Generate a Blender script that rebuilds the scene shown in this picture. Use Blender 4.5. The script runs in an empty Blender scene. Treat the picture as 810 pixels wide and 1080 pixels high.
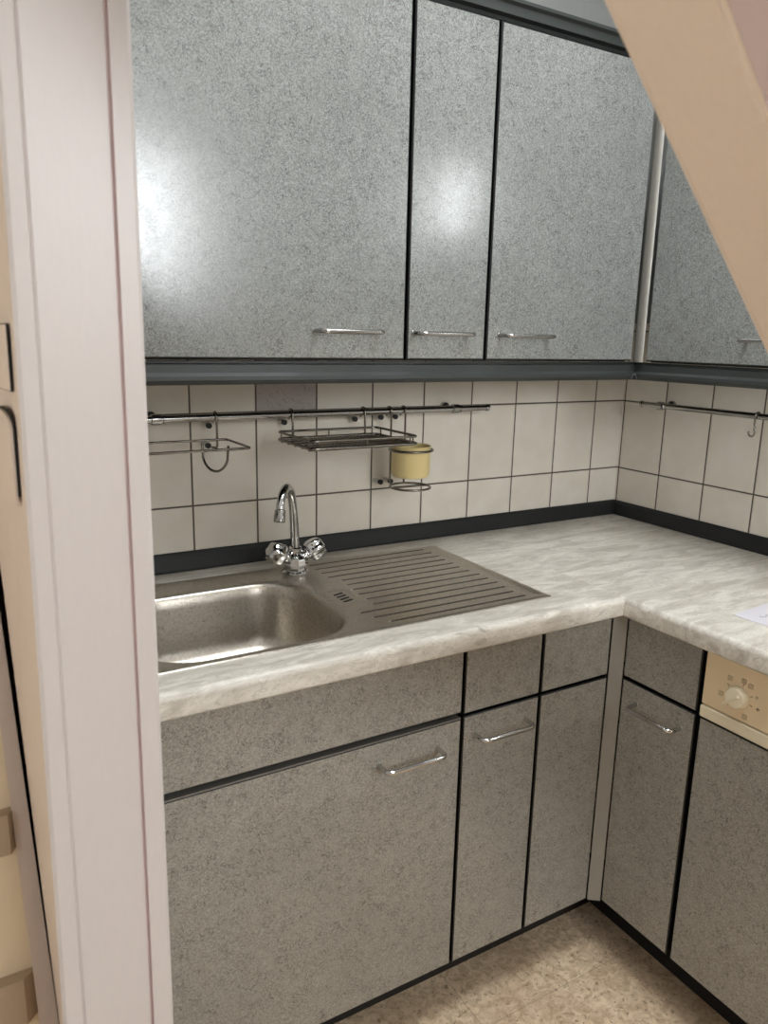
import bpy, bmesh, math, random
from mathutils import Vector, Matrix
random.seed(3)
COL = bpy.context.scene.collection
V = Vector

# ------------------------------------------------------------------ materials
def srgb(r, g, b):
    def c(v):
        v /= 255.0
        return v/12.92 if v <= .04045 else ((v+.055)/1.055)**2.4
    return (c(r), c(g), c(b), 1)

class NT:
    def __init__(s, name):
        s.m = bpy.data.materials.new(name); s.m.use_nodes = True
        s.t = s.m.node_tree; s.b = s.t.nodes['Principled BSDF']
    def n(s, typ, **kw):
        o = s.t.nodes.new(typ)
        for k, v in kw.items():
            if k in o.inputs: o.inputs[k].default_value = v
            else: setattr(o, k, v)
        return o
    def l(s, a, b): s.t.links.new(a, b)
    def math(s, op, a, b=None, c=None, clamp=False):
        o = s.t.nodes.new('ShaderNodeMath'); o.operation = op; o.use_clamp = clamp
        for i, v in enumerate((a, b, c)):
            if v is None: continue
            if isinstance(v, (int, float)): o.inputs[i].default_value = v
            else: s.l(v, o.inputs[i])
        return o.outputs[0]
    def mix(s, f, a, b):
        o = s.t.nodes.new('ShaderNodeMix'); o.data_type = 'RGBA'
        for i, v in ((0, f), (6, a), (7, b)):
            if isinstance(v, (int, float, tuple)): o.inputs[i].default_value = v
            else: s.l(v, o.inputs[i])
        return o.outputs[2]
    def ramp(s, f, a, b, lo=0., hi=1.):
        o = s.t.nodes.new('ShaderNodeMapRange'); s.l(f, o.inputs[0])
        o.inputs[1].default_value = a; o.inputs[2].default_value = b
        o.inputs[3].default_value = lo; o.inputs[4].default_value = hi
        return o.outputs[0]
    def noise(s, vec, scale, detail=2, rough=.5, dist=0.):
        o = s.t.nodes.new('ShaderNodeTexNoise'); o.inputs['Scale'].default_value = scale
        o.inputs['Detail'].default_value = detail; o.inputs['Roughness'].default_value = rough
        o.inputs['Distortion'].default_value = dist
        if vec is not None: s.l(vec, o.inputs['Vector'])
        return o.outputs['Fac']
    def pos(s): return s.t.nodes.new('ShaderNodeTexCoord').outputs['Object']
    def bump(s, h, strength=.2, dist=.001):
        o = s.t.nodes.new('ShaderNodeBump'); o.inputs['Strength'].default_value = strength
        o.inputs['Distance'].default_value = dist; s.l(h, o.inputs['Height']); s.l(o.outputs[0], s.b.inputs['Normal'])
    def set(s, **kw):
        for k, v in kw.items():
            k = k.replace('_', ' ')
            if isinstance(v, (int, float, tuple)): s.b.inputs[k].default_value = v
            else: s.l(v, s.b.inputs[k])
        return s

def plain(name, col, rough=.5, metal=0., spec=.5, bump=0, bscale=200):
    t = NT(name); t.set(Base_Color=col, Roughness=rough, Metallic=metal)
    t.b.inputs['Specular IOR Level'].default_value = spec
    if bump: t.bump(t.noise(t.pos(), bscale, 3), bump, .001)
    return t.m

def laminate(name, base, dark, light, rough, spec=.5):
    t = NT(name); p = t.pos()
    a = t.noise(p, 84, 2.5, .55, 1.4)
    d = t.math('ABSOLUTE', t.math('SUBTRACT', a, .5))
    line = t.ramp(d, .008, .034, 1, 0)
    a2 = t.noise(p, 140, 2, .5, 2.2)
    d2 = t.math('ABSOLUTE', t.math('SUBTRACT', a2, .47))
    line2 = t.ramp(d2, .004, .02, .8, 0)
    mask = t.ramp(t.noise(p, 40, 2), .36, .6, .4, 1)
    ln = t.math('MULTIPLY', t.math('MAXIMUM', line, line2), mask)
    f = t.noise(p, 420, 2, .6)
    big = t.noise(p, 5, 3, .5)
    c = t.mix(t.ramp(f, .35, .65), base, light)
    c = t.mix(t.ramp(big, .35, .7, 0, .35), c, base)
    c = t.mix(t.math('MULTIPLY', ln, .7), c, dark)
    t.set(Base_Color=c, Roughness=rough); t.b.inputs['Specular IOR Level'].default_value = spec
    h = t.math('ADD', t.noise(p, 420, 2, .6), t.math('MULTIPLY', ln, -.5))
    t.bump(h, .11, .0006)
    return t.m

M = {}
M['lam_up'] = laminate('speckled blue grey laminate', srgb(113, 114, 110), srgb(54, 56, 55), srgb(154, 157, 154), .16, 1.0)
M['lam_lo'] = laminate('speckled warm grey laminate', srgb(136, 132, 124), srgb(60, 56, 50), srgb(172, 167, 157), .34, .5)
M['edge'] = plain('black edge band', srgb(20, 21, 22), .4)
M['black'] = plain('matt black', srgb(14, 14, 15), .6)
M['plinth'] = plain('black plinth', srgb(30, 30, 30), .45)
def slate():
    t = NT('dark slate moulding'); p = t.pos()
    mp = t.n('ShaderNodeMapping'); t.l(p, mp.inputs[0]); mp.inputs['Scale'].default_value = (1, 1, 6)
    f = t.noise(mp.outputs[0], 220, 3, .6)
    t.set(Base_Color=t.mix(f, srgb(34, 38, 37), srgb(56, 60, 58)), Roughness=.45); t.bump(f, .1, .0005)
    return t.m
M['slate'] = slate()
M['seal'] = plain('dark wall seal', srgb(34, 35, 36), .5, spec=.35, bump=.05)
M['alu'] = plain('satin aluminium', srgb(140, 137, 130), .42, .6)
M['filler'] = plain('grey corner filler', srgb(140, 136, 128), .42, .1)
M['chrome'] = plain('chrome', srgb(205, 205, 205), .07, 1.)
M['chrome_d'] = plain('worn chrome', srgb(170, 168, 165), .2, 1.)
M['wire'] = plain('chromed wire', srgb(128, 122, 115), .25, 1.)
M['groove_shade'] = plain('groove shade steel', srgb(84, 78, 70), .5, .6)  # darker steel for the drainer grooves, their shade put into the colour
M['rubber'] = plain('black rubber', srgb(22, 20, 20), .6)
M['clip'] = plain('white plastic', srgb(215, 212, 205), .4)

def tiles(name, axis, o0, decor=False):
    t = NT(name)
    g = t.n('ShaderNodeNewGeometry'); sep = t.n('ShaderNodeSeparateXYZ'); t.l(g.outputs['Position'], sep.inputs[0])
    u = t.math('DIVIDE', t.math('SUBTRACT', sep.outputs[axis], o0), .15)
    z = sep.outputs[2]
    v = t.math('DIVIDE', t.math('SUBTRACT', z, 1.0238), .2018)
    def edge(w, size):
        fr = t.math('SUBTRACT', w, t.math('FLOOR', w))
        return t.math('MULTIPLY', t.math('MINIMUM', fr, t.math('SUBTRACT', 1., fr)), size)
    dd = t.math('MINIMUM', edge(u, .15), edge(v, .2015))
    grout = t.ramp(dd, .0016, .0026, 1, 0)
    pill = t.ramp(dd, .001, .006, 0, 1)
    cell = t.n('ShaderNodeCombineXYZ'); t.l(t.math('FLOOR', u), cell.inputs[0]); t.l(t.math('FLOOR', v), cell.inputs[1])
    wn = t.n('ShaderNodeTexWhiteNoise'); t.l(cell.outputs[0], wn.inputs['Vector'])
    p = g.outputs['Position']
    c = t.mix(t.ramp(t.noise(p, 14, 3), .35, .65), srgb(224, 217, 204), srgb(231, 225, 214))
    c = t.mix(t.math('MULTIPLY', wn.outputs['Value'], .3), c, srgb(214, 206, 193))
    h = pill
    if decor:
        iu = t.math('COMPARE', t.math('FLOOR', u), -7., .5); iv = t.math('COMPARE', t.math('FLOOR', v), 1., .5)
        mk = t.math('MULTIPLY', iu, iv)
        sc = t.math('ABSOLUTE', t.math('SUBTRACT', t.noise(p, 26, 1.5, .5, 2.5), .5))
        ln = t.math('MULTIPLY', t.ramp(sc, .004, .02, 1, 0), mk)
        c = t.mix(t.math('MULTIPLY', mk, .85), c, srgb(168, 160, 158))
        c = t.mix(t.math('MULTIPLY', ln, .55), c, srgb(120, 112, 112))
        h = t.math('SUBTRACT', pill, t.math('MULTIPLY', ln, .4))
    c = t.mix(grout, c, srgb(84, 76, 66))
    # tiles reach a little above the light rail; painted plaster over them
    up = t.math('GREATER_THAN', z, 1.45)
    c = t.mix(up, c, srgb(140, 141, 138))
    t.set(Base_Color=c, Roughness=t.math('ADD', .22, t.math('MULTIPLY', t.math('MAXIMUM', grout, up), .5)))
    t.bump(h, .5, .0015)
    return t.m
M['tile_b'] = tiles('white wall tiles', 0, -.1132, True)
M['tile_r'] = tiles('white wall tiles side', 1, -.1584)

def worktop_mat():
    t = NT('pale marbled worktop'); p = t.pos()
    mp = t.n('ShaderNodeMapping'); t.l(p, mp.inputs[0])
    mp.inputs['Rotation'].default_value = (0, 0, math.radians(-48)); mp.inputs['Scale'].default_value = (1., 4.2, 3.)
    mq = t.n('ShaderNodeMapping'); t.l(p, mq.inputs[0])
    mq.inputs['Rotation'].default_value = (0, 0, math.radians(34)); mq.inputs['Scale'].default_value = (1., 4.2, 3.)
    g = t.n('ShaderNodeNewGeometry'); sp = t.n('ShaderNodeSeparateXYZ'); t.l(g.outputs['Position'], sp.inputs[0])
    grain = t.mix(t.math('GREATER_THAN', sp.outputs[0], -.5877), mp.outputs[0], mq.outputs[0])
    a = t.noise(grain, 7, 5, .6, 1.2)
    b = t.noise(grain, 13, 5, .66, 1.6)
    vein = t.ramp(t.math('ABSOLUTE', t.math('SUBTRACT', b, .5)), .0, .022, 1, 0)
    c = t.mix(t.ramp(a, .36, .62), srgb(188, 181, 169), srgb(226, 221, 211))
    c = t.mix(t.ramp(b, .56, .72), c, srgb(170, 162, 150))
    c = t.mix(t.math('MULTIPLY', vein, .45), c, srgb(150, 141, 128))
    t.set(Base_Color=c, Roughness=.36); t.bump(b, .12, .001)
    return t.m
M['worktop'] = worktop_mat()

def floor_mat():
    t = NT('beige speckled vinyl'); p = t.pos()
    a = t.noise(p, 42, 4, .65, 1.0); b = t.noise(p, 110, 3, .6, .6); g = t.noise(p, 7, 3)
    c = t.mix(t.ramp(a, .38, .62), srgb(196, 168, 136), srgb(234, 211, 180))
    c = t.mix(t.ramp(b, .58, .68, 0, .75), c, srgb(122, 98, 72))
    c = t.mix(t.ramp(b, .40, .32, 0, .5), c, srgb(226, 210, 182))
    c = t.mix(t.ramp(g, .4, .65, 0, .25), c, srgb(170, 140, 108))
    sep = t.n('ShaderNodeSeparateXYZ'); t.l(p, sep.inputs[0])
    def seam(s, o):
        w = t.math('DIVIDE', t.math('ADD', s, o), .5)
        fr = t.math('SUBTRACT', w, t.math('FLOOR', w))
        return t.math('MULTIPLY', t.math('MINIMUM', fr, t.math('SUBTRACT', 1., fr)), .5)
    sm = t.ramp(t.math('MINIMUM', seam(sep.outputs[0], .92), seam(sep.outputs[1], .12)), .0004, .0012, .5, 0)
    c = t.mix(sm, c, srgb(120, 98, 74))
    t.set(Base_Color=c, Roughness=.5); t.bump(b, .08, .001)
    return t.m
M['floor'] = floor_mat()

def steel(name, axis):
    t = NT(name); p = t.pos()
    mp = t.n('ShaderNodeMapping'); t.l(p, mp.inputs[0])
    mp.inputs['Scale'].default_value = (4, 90, 90) if axis == 'x' else (30, 30, 30)
    f = t.noise(mp.outputs[0], 12, 3, .6)
    s = t.noise(p, 160, 4, .7)
    c = t.mix(t.ramp(s, .45, .75), srgb(194, 187, 176), srgb(162, 154, 143))
    t.set(Base_Color=c, Metallic=1., Roughness=t.ramp(f, .3, .7, .26, .42)); t.bump(s, .08, .0005)
    return t.m
M['steel'] = steel('brushed steel', 'x'); M['steel_b'] = steel('satin steel bowl', 'n')

def paint(name, col, rough=.45, b=.12, sc=60):
    t = NT(name); p = t.pos()
    mp = t.n('ShaderNodeMapping'); t.l(p, mp.inputs[0]); mp.inputs['Scale'].default_value = (4, 4, 1)
    f = t.noise(mp.outputs[0], sc, 4, .6)
    d = tuple(x*.93 for x in col[:3])+(1,)
    t.set(Base_Color=t.mix(f, d, col), Roughness=rough); t.bump(f, b, .001)
    return t.m
M['post'] = paint('off white gloss paint', srgb(200, 192, 188), .38)
M['groove'] = plain('pinkish jamb groove', srgb(205, 186, 183), .6)  # groove tinted pinker than the flat jamb faces
M['beige_paint'] = paint('beige painted timber', srgb(220, 204, 190), .5)
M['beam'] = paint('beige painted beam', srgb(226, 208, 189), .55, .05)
M['beam_f'] = paint('shaded mauve beam face', srgb(146, 120, 106), .55, .05)  # pinker near face, darkened in its colour in place of shade
M['doorbeige'] = paint('cream door panel', srgb(220, 203, 174), .5)
M['dooredge'] = paint('pale door stile', srgb(205, 190, 180), .45)
M['cleat'] = paint('grey brown cleat', srgb(170, 150, 125), .6)
M['plaster'] = plain('white plaster', srgb(205, 202, 196), .8, bump=.1, bscale=60)
M['hall'] = plain('warm hall plaster', srgb(198, 188, 176), .8, bump=.1, bscale=60)
M['ceiling'] = plain('ceiling paint', srgb(205, 203, 198), .85)
M['cream'] = plain('beige control panel', srgb(226, 204, 168), .38)
M['cream2'] = plain('ivory plastic', srgb(226, 214, 186), .4)
M['knob'] = plain('cream knob', srgb(232, 222, 196), .35)
M['print'] = plain('brown print', srgb(110, 84, 60), .6)
M['cup'] = plain('pale yellow enamel', srgb(228, 208, 150), .28)
M['paper'] = plain('white paper', srgb(214, 210, 216), .7)
M['ink'] = plain('grey ink', srgb(120, 120, 130), .7)
M['winframe'] = plain('white window frame', srgb(225, 225, 222), .4)
M['darkslot'] = plain('dark recess', srgb(16, 14, 13), .7)
def glass():
    m = bpy.data.materials.new('window glass'); m.use_nodes = True; t = m.node_tree
    t.nodes.remove(t.nodes['Principled BSDF']); out = t.nodes['Material Output']
    a = t.nodes.new('ShaderNodeBsdfTransparent'); b = t.nodes.new('ShaderNodeBsdfGlossy'); b.inputs['Roughness'].default_value = .02
    x = t.nodes.new('ShaderNodeMixShader'); x.inputs[0].default_value = .06
    t.links.new(a.outputs[0], x.inputs[1]); t.links.new(b.outputs[0], x.inputs[2]); t.links.new(x.outputs[0], out.inputs[0])
    return m
M['glass'] = glass()

# ------------------------------------------------------------------ mesh tools (all coordinates are world coordinates)
def obj(name, bm, mats, parent=None, smooth=None, kind=None):
    if not isinstance(mats, (list, tuple)): mats = [mats]
    bmesh.ops.recalc_face_normals(bm, faces=bm.faces[:])
    base = parent_world(parent) if parent else V((0, 0, 0))
    if parent and parent.get('kind') == 'structure': base = V((0, 0, 0))
    if parent is None:
        lo = V([min(v.co[i] for v in bm.verts) for i in range(3)]); hi = V([max(v.co[i] for v in bm.verts) for i in range(3)])
        base = V(((lo.x+hi.x)/2, (lo.y+hi.y)/2, lo.z))
        if kind == 'structure': base = V((0, 0, 0))
    for v in bm.verts: v.co -= base
    me = bpy.data.meshes.new(name); bm.to_mesh(me); bm.free()
    for m in mats: me.materials.append(M[m])
    if smooth is not None:
        me.shade_smooth()
        bmx = bmesh.new(); bmx.from_mesh(me)
        for e in bmx.edges:
            if len(e.link_faces) == 2 and e.calc_face_angle(0) > math.radians(smooth): e.smooth = False
        bmx.to_mesh(me); bmx.free()
    o = bpy.data.objects.new(name, me); COL.objects.link(o)
    if parent: o.parent = parent
    else: o.location = base
    if kind: o['kind'] = kind
    return o
def parent_world(p):
    w = V((0, 0, 0))
    while p: w = w + p.location; p = p.parent
    return w
def thing(name, label, cat, loc, group=None):
    o = bpy.data.objects.new(name, None); COL.objects.link(o); o.location = loc
    o.empty_display_size = .05
    o['label'] = label; o['category'] = cat
    if group: o['group'] = group
    return o
def tag(o, label, cat, group=None):
    o['label'] = label; o['category'] = cat
    if group: o['group'] = group
    return o

def box(bm, x0, x1, y0, y1, z0, z1, bev=0, seg=2, mat=0):
    r = bmesh.ops.create_cube(bm, size=1)
    vs = r['verts']
    for v in vs:
        v.co = V((x0+(x1-x0)*(v.co.x+.5), y0+(y1-y0)*(v.co.y+.5), z0+(z1-z0)*(v.co.z+.5)))
    fs = list({f for v in vs for f in v.link_faces})
    for f in fs: f.material_index = mat
    if bev:
        es = list({e for v in vs for e in v.link_edges})
        r2 = bmesh.ops.bevel(bm, geom=es, offset=bev, segments=seg, profile=.5, affect='EDGES')
        for f in r2['faces']: f.material_index = mat
    return bm
def B(*a, **k): return box(bmesh.new(), *a, **k)

def round_path(pts, r, n=6):
    pts = [V(p) for p in pts]; out = [pts[0]]
    for i in range(1, len(pts)-1):
        a, b, c = pts[i-1], pts[i], pts[i+1]
        d1 = (a-b); d2 = (c-b); rr = min(r, d1.length*.45, d2.length*.45)
        p1 = b+d1.normalized()*rr; p2 = b+d2.normalized()*rr
        for k in range(n+1):
            t = k/n; out.append(p1*(1-t)**2+b*2*t*(1-t)+p2*t*t)
    out.append(pts[-1]); return out
def tube(bm, pts, r, n=10, closed=False, cap=True, mat=0):
    pts = [V(p) for p in pts]
    rad = r if isinstance(r, (list, tuple)) else [r]*len(pts)
    N = len(pts); rings = []; up = None
    for i, p in enumerate(pts):
        if closed: t = (pts[(i+1) % N]-pts[i-1]).normalized()
        else: t = (pts[min(i+1, N-1)]-pts[max(i-1, 0)]).normalized()
        if up is None:
            up = V((0, 0, 1)) if abs(t.z) < .9 else V((1, 0, 0))
        up = (up-t*up.dot(t)).normalized(); s = t.cross(up)
        rings.append([bm.verts.new(p+(up*math.cos(2*math.pi*k/n)+s*math.sin(2*math.pi*k/n))*rad[i]) for k in range(n)])
    M_ = N if closed else N-1
    for i in range(M_):
        a, b = rings[i], rings[(i+1) % N]
        for k in range(n):
            bm.faces.new((a[k], a[(k+1) % n], b[(k+1) % n], b[k])).material_index = mat
    if cap and not closed:
        bm.faces.new(rings[0]).material_index = mat; bm.faces.new(rings[-1]).material_index = mat
    return bm
def T(*a, **k): return tube(bmesh.new(), *a, **k)
def circle(c, r, n=32, ax='z', a0=0, a1=2*math.pi, end=False):
    out = []
    for k in range(n+(1 if end else 0)):
        a = a0+(a1-a0)*k/n
        d = {'z': V((math.cos(a), math.sin(a), 0)), 'y': V((math.cos(a), 0, math.sin(a))), 'x': V((0, math.cos(a), math.sin(a)))}[ax]
        out.append(V(c)+d*r)
    return out
def lathe(bm, c, prof, axis=(0, 0, 1), n=32, flute=0, mat=0):
    ax = V(axis).normalized(); u = ax.orthogonal().normalized(); w = ax.cross(u); rings = []
    for (r, h) in prof:
        if r < 1e-6: rings.append([bm.verts.new(V(c)+ax*h)]); continue
        ring = []
        for k in range(n):
            a = 2*math.pi*k/n; rr = r*(1+flute*math.cos(a*6))
            ring.append(bm.verts.new(V(c)+ax*h+(u*math.cos(a)+w*math.sin(a))*rr))
        rings.append(ring)
    for a, b in zip(rings, rings[1:]):
        for k in range(n):
            k2 = (k+1) % n
            if len(a) == 1 and len(b) == 1: continue
            if len(a) == 1: f = bm.faces.new((a[0], b[k2], b[k]))
            elif len(b) == 1: f = bm.faces.new((a[k], a[k2], b[0]))
            else: f = bm.faces.new((a[k], a[k2], b[k2], b[k]))
            f.material_index = mat
    if len(rings[0]) > 1: bm.faces.new(rings[0]).material_index = mat
    if len(rings[-1]) > 1: bm.faces.new(rings[-1]).material_index = mat
    return bm
def L(*a, **k): return lathe(bmesh.new(), *a, **k)
def loft(bm, A, Bp, mat=0):
    """prism between two matching closed outlines"""
    a = [bm.verts.new(V(p)) for p in A]; b = [bm.verts.new(V(p)) for p in Bp]; n = len(a)
    for k in range(n): bm.faces.new((a[k], a[(k+1) % n], b[(k+1) % n], b[k])).material_index = mat
    bm.faces.new(a).material_index = mat; bm.faces.new(b).material_index = mat
    return bm
def sweep(bm, prof, path, mat=0):
    """prof: list (out, z); path: plan points with an outward (room side) mitre vector each: (x, y, mx, my)"""
    rings = [[bm.verts.new(V((x+mx*o, y+my*o, z))) for (o, z) in prof] for (x, y, mx, my) in path]
    n = len(prof)
    for a, b in zip(rings, rings[1:]):
        for k in range(n): bm.faces.new((a[k], a[(k+1) % n], b[(k+1) % n], b[k])).material_index = mat
    bm.faces.new(rings[0]); bm.faces.new(rings[-1])
    return bm

# a cabinet front: laminate face, black edges and a fine chamfer; plane 'y' faces -y, plane 'x' faces -x
def front(name, plane, a0, a1, z0, z1, face, mat, parent, thick=.019, lip=.0022):
    bm = bmesh.new()
    def P(a, d, z): return V((a, face+d, z)) if plane == 'y' else V((face+d, a, z))
    lv = [(0.0, lip), (lip*.8, 0.), (thick, 0.)]
    rings = []
    for d, ins in lv:
        rings.append([bm.verts.new(P(a, d, z)) for a, z in ((a0+ins, z0+ins), (a1-ins, z0+ins), (a1-ins, z1-ins), (a0+ins, z1-ins))])
    bm.faces.new(rings[0]).material_index = 0
    for r0, r1 in zip(rings, rings[1:]):
        for k in range(4): bm.faces.new((r0[k], r0[(k+1) % 4], r1[(k+1) % 4], r1[k])).material_index = 1
    bm.faces.new(rings[-1]).material_index = 1
    return obj(name, bm, [mat, 'edge'], parent)
def handle(parent, plane, c, z, face, out=.034, half=.063, r=.0047, mat='chrome'):
    def P(a, d, zz=0): return V((a, face-d, z+zz)) if plane == 'y' else V((face-d, a, z+zz))
    path = round_path([P(c-half, 0), P(c-half, out), P(c+half, out), P(c+half, 0)], .014, 7)
    bm = tube(bmesh.new(), path, r, 10)
    for s in (-1, 1):
        ax = V((0, -1, 0)) if plane == 'y' else V((-1, 0, 0))
        lathe(bm, P(c+s*half, 0), [(.0052, 0), (.0052, .0012), (.0043, .002)], ax, 12)
    return obj('handle', bm, mat, parent, smooth=40)

# ------------------------------------------------------------------ measured levels
ZC = .8809; WT = .0422; WD = .5877      # worktop top, thickness, depth
YF = .5632; ZB = .139; ZG = .6966        # lower fronts
YU = .3061; ZU = 1.3498; ZT = 2.003     # upper fronts
ZS = .9227
XL = -1.648; CEIL = 2.55; YB = -3.5; XW = -2.9

# ------------------------------------------------------------------ the room
def S(name, bm, m, parent=None): return obj(name, bm, m, parent, kind=None if parent else 'structure')
S('floor', B(XW-.1, .12, YB-.12, .12, -.1, 0), 'floor')
SX0, SX1, SY0, SY1 = -1.20, -.42, -1.30, -.58   # unseen skylight, added to brighten floor and tiles
bm = bmesh.new()
box(bm, XW-.1, SX0, YB-.12, .12, CEIL, CEIL+.1); box(bm, SX1, .12, YB-.12, .12, CEIL, CEIL+.1)
box(bm, SX0, SX1, YB-.12, SY0, CEIL, CEIL+.1); box(bm, SX0, SX1, SY1, .12, CEIL, CEIL+.1)
S('ceiling', bm, 'ceiling')
S('wall_back', B(XW-.1, .12, 0, .12, 0, CEIL), 'tile_b')
# right wall with a window opening further along
WY0, WY1, WZ0, WZ1 = -1.80, -1.44, 1.75, 2.10
bm = bmesh.new()
box(bm, 0, .12, WY1, 0, 0, CEIL); box(bm, 0, .12, YB-.12, WY0, 0, CEIL)
box(bm, 0, .12, WY0, WY1, 0, WZ0); box(bm, 0, .12, WY0, WY1, WZ1, CEIL)
S('wall_right', bm, 'tile_r')
# hall wall behind the camera with a window opening
HX0, HX1, HZ0, HZ1 = -1.55, -.42, 1.52, 2.42
bm = bmesh.new()
box(bm, XW-.1, HX0, YB-.12, YB, 0, CEIL); box(bm, HX1, 0, YB-.12, YB, 0, CEIL)
box(bm, HX0, HX1, YB-.12, YB, 0, HZ0); box(bm, HX0, HX1, YB-.12, YB, HZ1, CEIL)
S('wall_front', bm, 'hall')
LY0, LY1, LZ0, LZ1 = -1.95, -1.50, 1.15, 1.65  # opening for the added left window
bm = bmesh.new()
box(bm, XW-.1, XW, LY1, 0, 0, CEIL); box(bm, XW-.1, XW, YB, LY0, 0, CEIL)
box(bm, XW-.1, XW, LY0, LY1, 0, LZ0); box(bm, XW-.1, XW, LY0, LY1, LZ1, CEIL)
S('wall_left', bm, 'hall')
def window(name, plane, a0, a1, z0, z1, d0, d1):
    def bx(bm, p0, p1, q0, q1, e0, e1):
        return box(bm, p0, p1, e0, e1, q0, q1, .004) if plane == 'y' else box(bm, e0, e1, p0, p1, q0, q1, .004)
    bm = bmesh.new(); w = .05
    bx(bm, a0, a1, z0, z0+w, d0, d1); bx(bm, a0, a1, z1-w, z1, d0, d1)
    bx(bm, a0, a0+w, z0+w, z1-w, d0, d1); bx(bm, a1-w, a1, z0+w, z1-w, d0, d1)
    o = S(name, bm, 'winframe')
    m = (d0+d1)/2
    g = B(a0+w, a1-w, m-.002, m+.002, z0+w, z1-w) if plane == 'y' else B(m-.002, m+.002, a0+w, a1-w, z0+w, z1-w)
    obj('pane', g, 'glass', o)
bm = bmesh.new(); w = .05
for q in ((SX0, SX1, SY0, SY0+w), (SX0, SX1, SY1-w, SY1), (SX0, SX0+w, SY0+w, SY1-w), (SX1-w, SX1, SY0+w, SY1-w)): box(bm, *q, CEIL+.03, CEIL+.09, .004)
o = S('added_skylight', bm, 'winframe')
obj('pane', B(SX0+w, SX1-w, SY0+w, SY1-w, CEIL+.058, CEIL+.062), 'glass', o)
window('window_1', 'x', WY0, WY1, WZ0, WZ1, .04, .10)
window('added_window', 'x', LY0, LY1, LZ0, LZ1, XW-.09, XW-.03)  # unseen window, added to light the beam soffit and jamb reveal
window('window_2', 'y', HX0, HX1, HZ0, HZ1, YB-.10, YB-.04)

# ------------------------------------------------------------------ wall stub at the left, its painted jamb and the door beside it
def lean(a, b, z, za=1.53, zb=.80): return a+(b-a)*(z-za)/(zb-za)
def plan(z):
    xl = lean(-1.7358, -1.7455, z); xr = lean(-1.6510, -1.6547, z); back = lean(-1.7615, -1.7407, z)
    g0 = lean(-1.6685, -1.6745, z); g1 = g0+.0022; c1 = lean(-1.7235, -1.7305, z)
    y = -1.05
    return [(xl, y+.003), (xl+.003, y), (c1, y-.0005), (c1+.0015, y+.0006), (c1+.003, y-.001), (g0, y-.001), (g0+.0008, y+.0015), (g1, y+.0015), (g1+.0004, y-.003), (xr-.003, y-.003), (xr, y), (xr, y+.16), (back, y+.16)]
bm = bmesh.new()
rings = []
for z in (0, .5, 1., 1.5, 2., CEIL):
    rings.append([bm.verts.new(V((x, y, z))) for x, y in plan(z)])
n = len(rings[0])
for a, b in zip(rings, rings[1:]):
    for k in range(n):
        f = bm.faces.new((a[k], a[(k+1) % n], b[(k+1) % n], b[k]))
        f.material_index = 2 if k in (5, 6, 7) else (1 if k == 12 else 0)
bm.faces.new(rings[0]); bm.faces.new(rings[-1])
jamb = obj('trim_1', bm, ['post', 'beige_paint', 'groove'], None, kind='structure'); jamb.location = (.0066, .012, 0)
S('wall_stub', B(-1.72, XL, -.89, 0, 0, CEIL), 'plaster')
def reveal(s, z, out=0):
    xl = lean(-1.7358, -1.7455, z); bk = lean(-1.7615, -1.7407, z)
    return V((xl+(bk-xl)*s-out, -1.05+.003+.157*s, z))
def reveal_plate(name, s0, s1, z0, z1, out0, out1, mat, round_top=0):
    def outline(o):
        pts = [(s0, z0), (s1, z0)]
        if round_top:
            w = (s1-s0)/2; h = round_top
            for k in range(0, 9):
                a = math.pi*k/8; pts.append(((s0+s1)/2+w*math.cos(a), z1-h+h*math.sin(a)))
        else: pts += [(s1, z1), (s0, z1)]
        return [reveal(s, z, o) for s, z in pts]
    return obj(name, loft(bmesh.new(), outline(out0), outline(out1)), mat, jamb)
reveal_plate('recess_line', .131, .61, 1.3522, 1.3998, -.001, .0004, 'darkslot')
reveal_plate('strike_plate', .136, .60, 1.353, 1.399, .0004, .0016, 'beige_paint')
reveal_plate('latch_recess', .150, .60, 1.275, 1.339, -.001, .0004, 'darkslot', .012)
reveal_plate('latch_plate', .16, .60, 1.268, 1.337, .0004, .0024, 'beige_paint', .012)

def lx(a, za, b, zb, z): return a+(b-a)*(z-za)/(zb-za)
XR = lambda z: lx(-1.7545, 1.1246, -1.7371, .6713, z)
XS = lambda z: lx(-1.7636, 1.0029, -1.7556, .6881, z)
def slab(xa, xb, y0, y1, z0=0.005, z1=2.02):
    A = [(xa(z0), y0, z0), (xb(z0), y0, z0), (xb(z0), y1, z0), (xa(z0), y1, z0)]
    Bq = [(xa(z1), y0, z1), (xb(z1), y0, z1), (xb(z1), y1, z1), (xa(z1), y1, z1)]
    return loft(bmesh.new(), A, Bq)
door = obj('door_1', slab(lambda z: -2.55, lambda z: XS(z)+.002, -.869, -.845), 'doorbeige', None, kind='structure')
door.location = (.0066, .012, 0)
obj('stile', slab(XS, XR, -.876, -.840), 'dooredge', door)
S('wall_passage', B(-2.9, -2.56, -.87, -.84, 0, CEIL), 'hall')
bm = bmesh.new(); box(bm, -2.56, -1.70, -.86, -.85, 2.03, CEIL); S('wall_lintel', bm, 'hall')
for (z0, z1, xf, xb) in ((.8875, .9315, -1.7660, -1.7604), (.683, .7385, -1.7665, -1.7555)):
    A = [(-1.86, -.869, z0), (xb, -.869, z0), (xb, -.872, z0), (xf, -.883, z0), (-1.86, -.883, z0)]
    Bq = [(x, y, z1) for x, y, _ in A]
    obj('cleat', loft(bmesh.new(), A, Bq), 'cleat', door)

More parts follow.
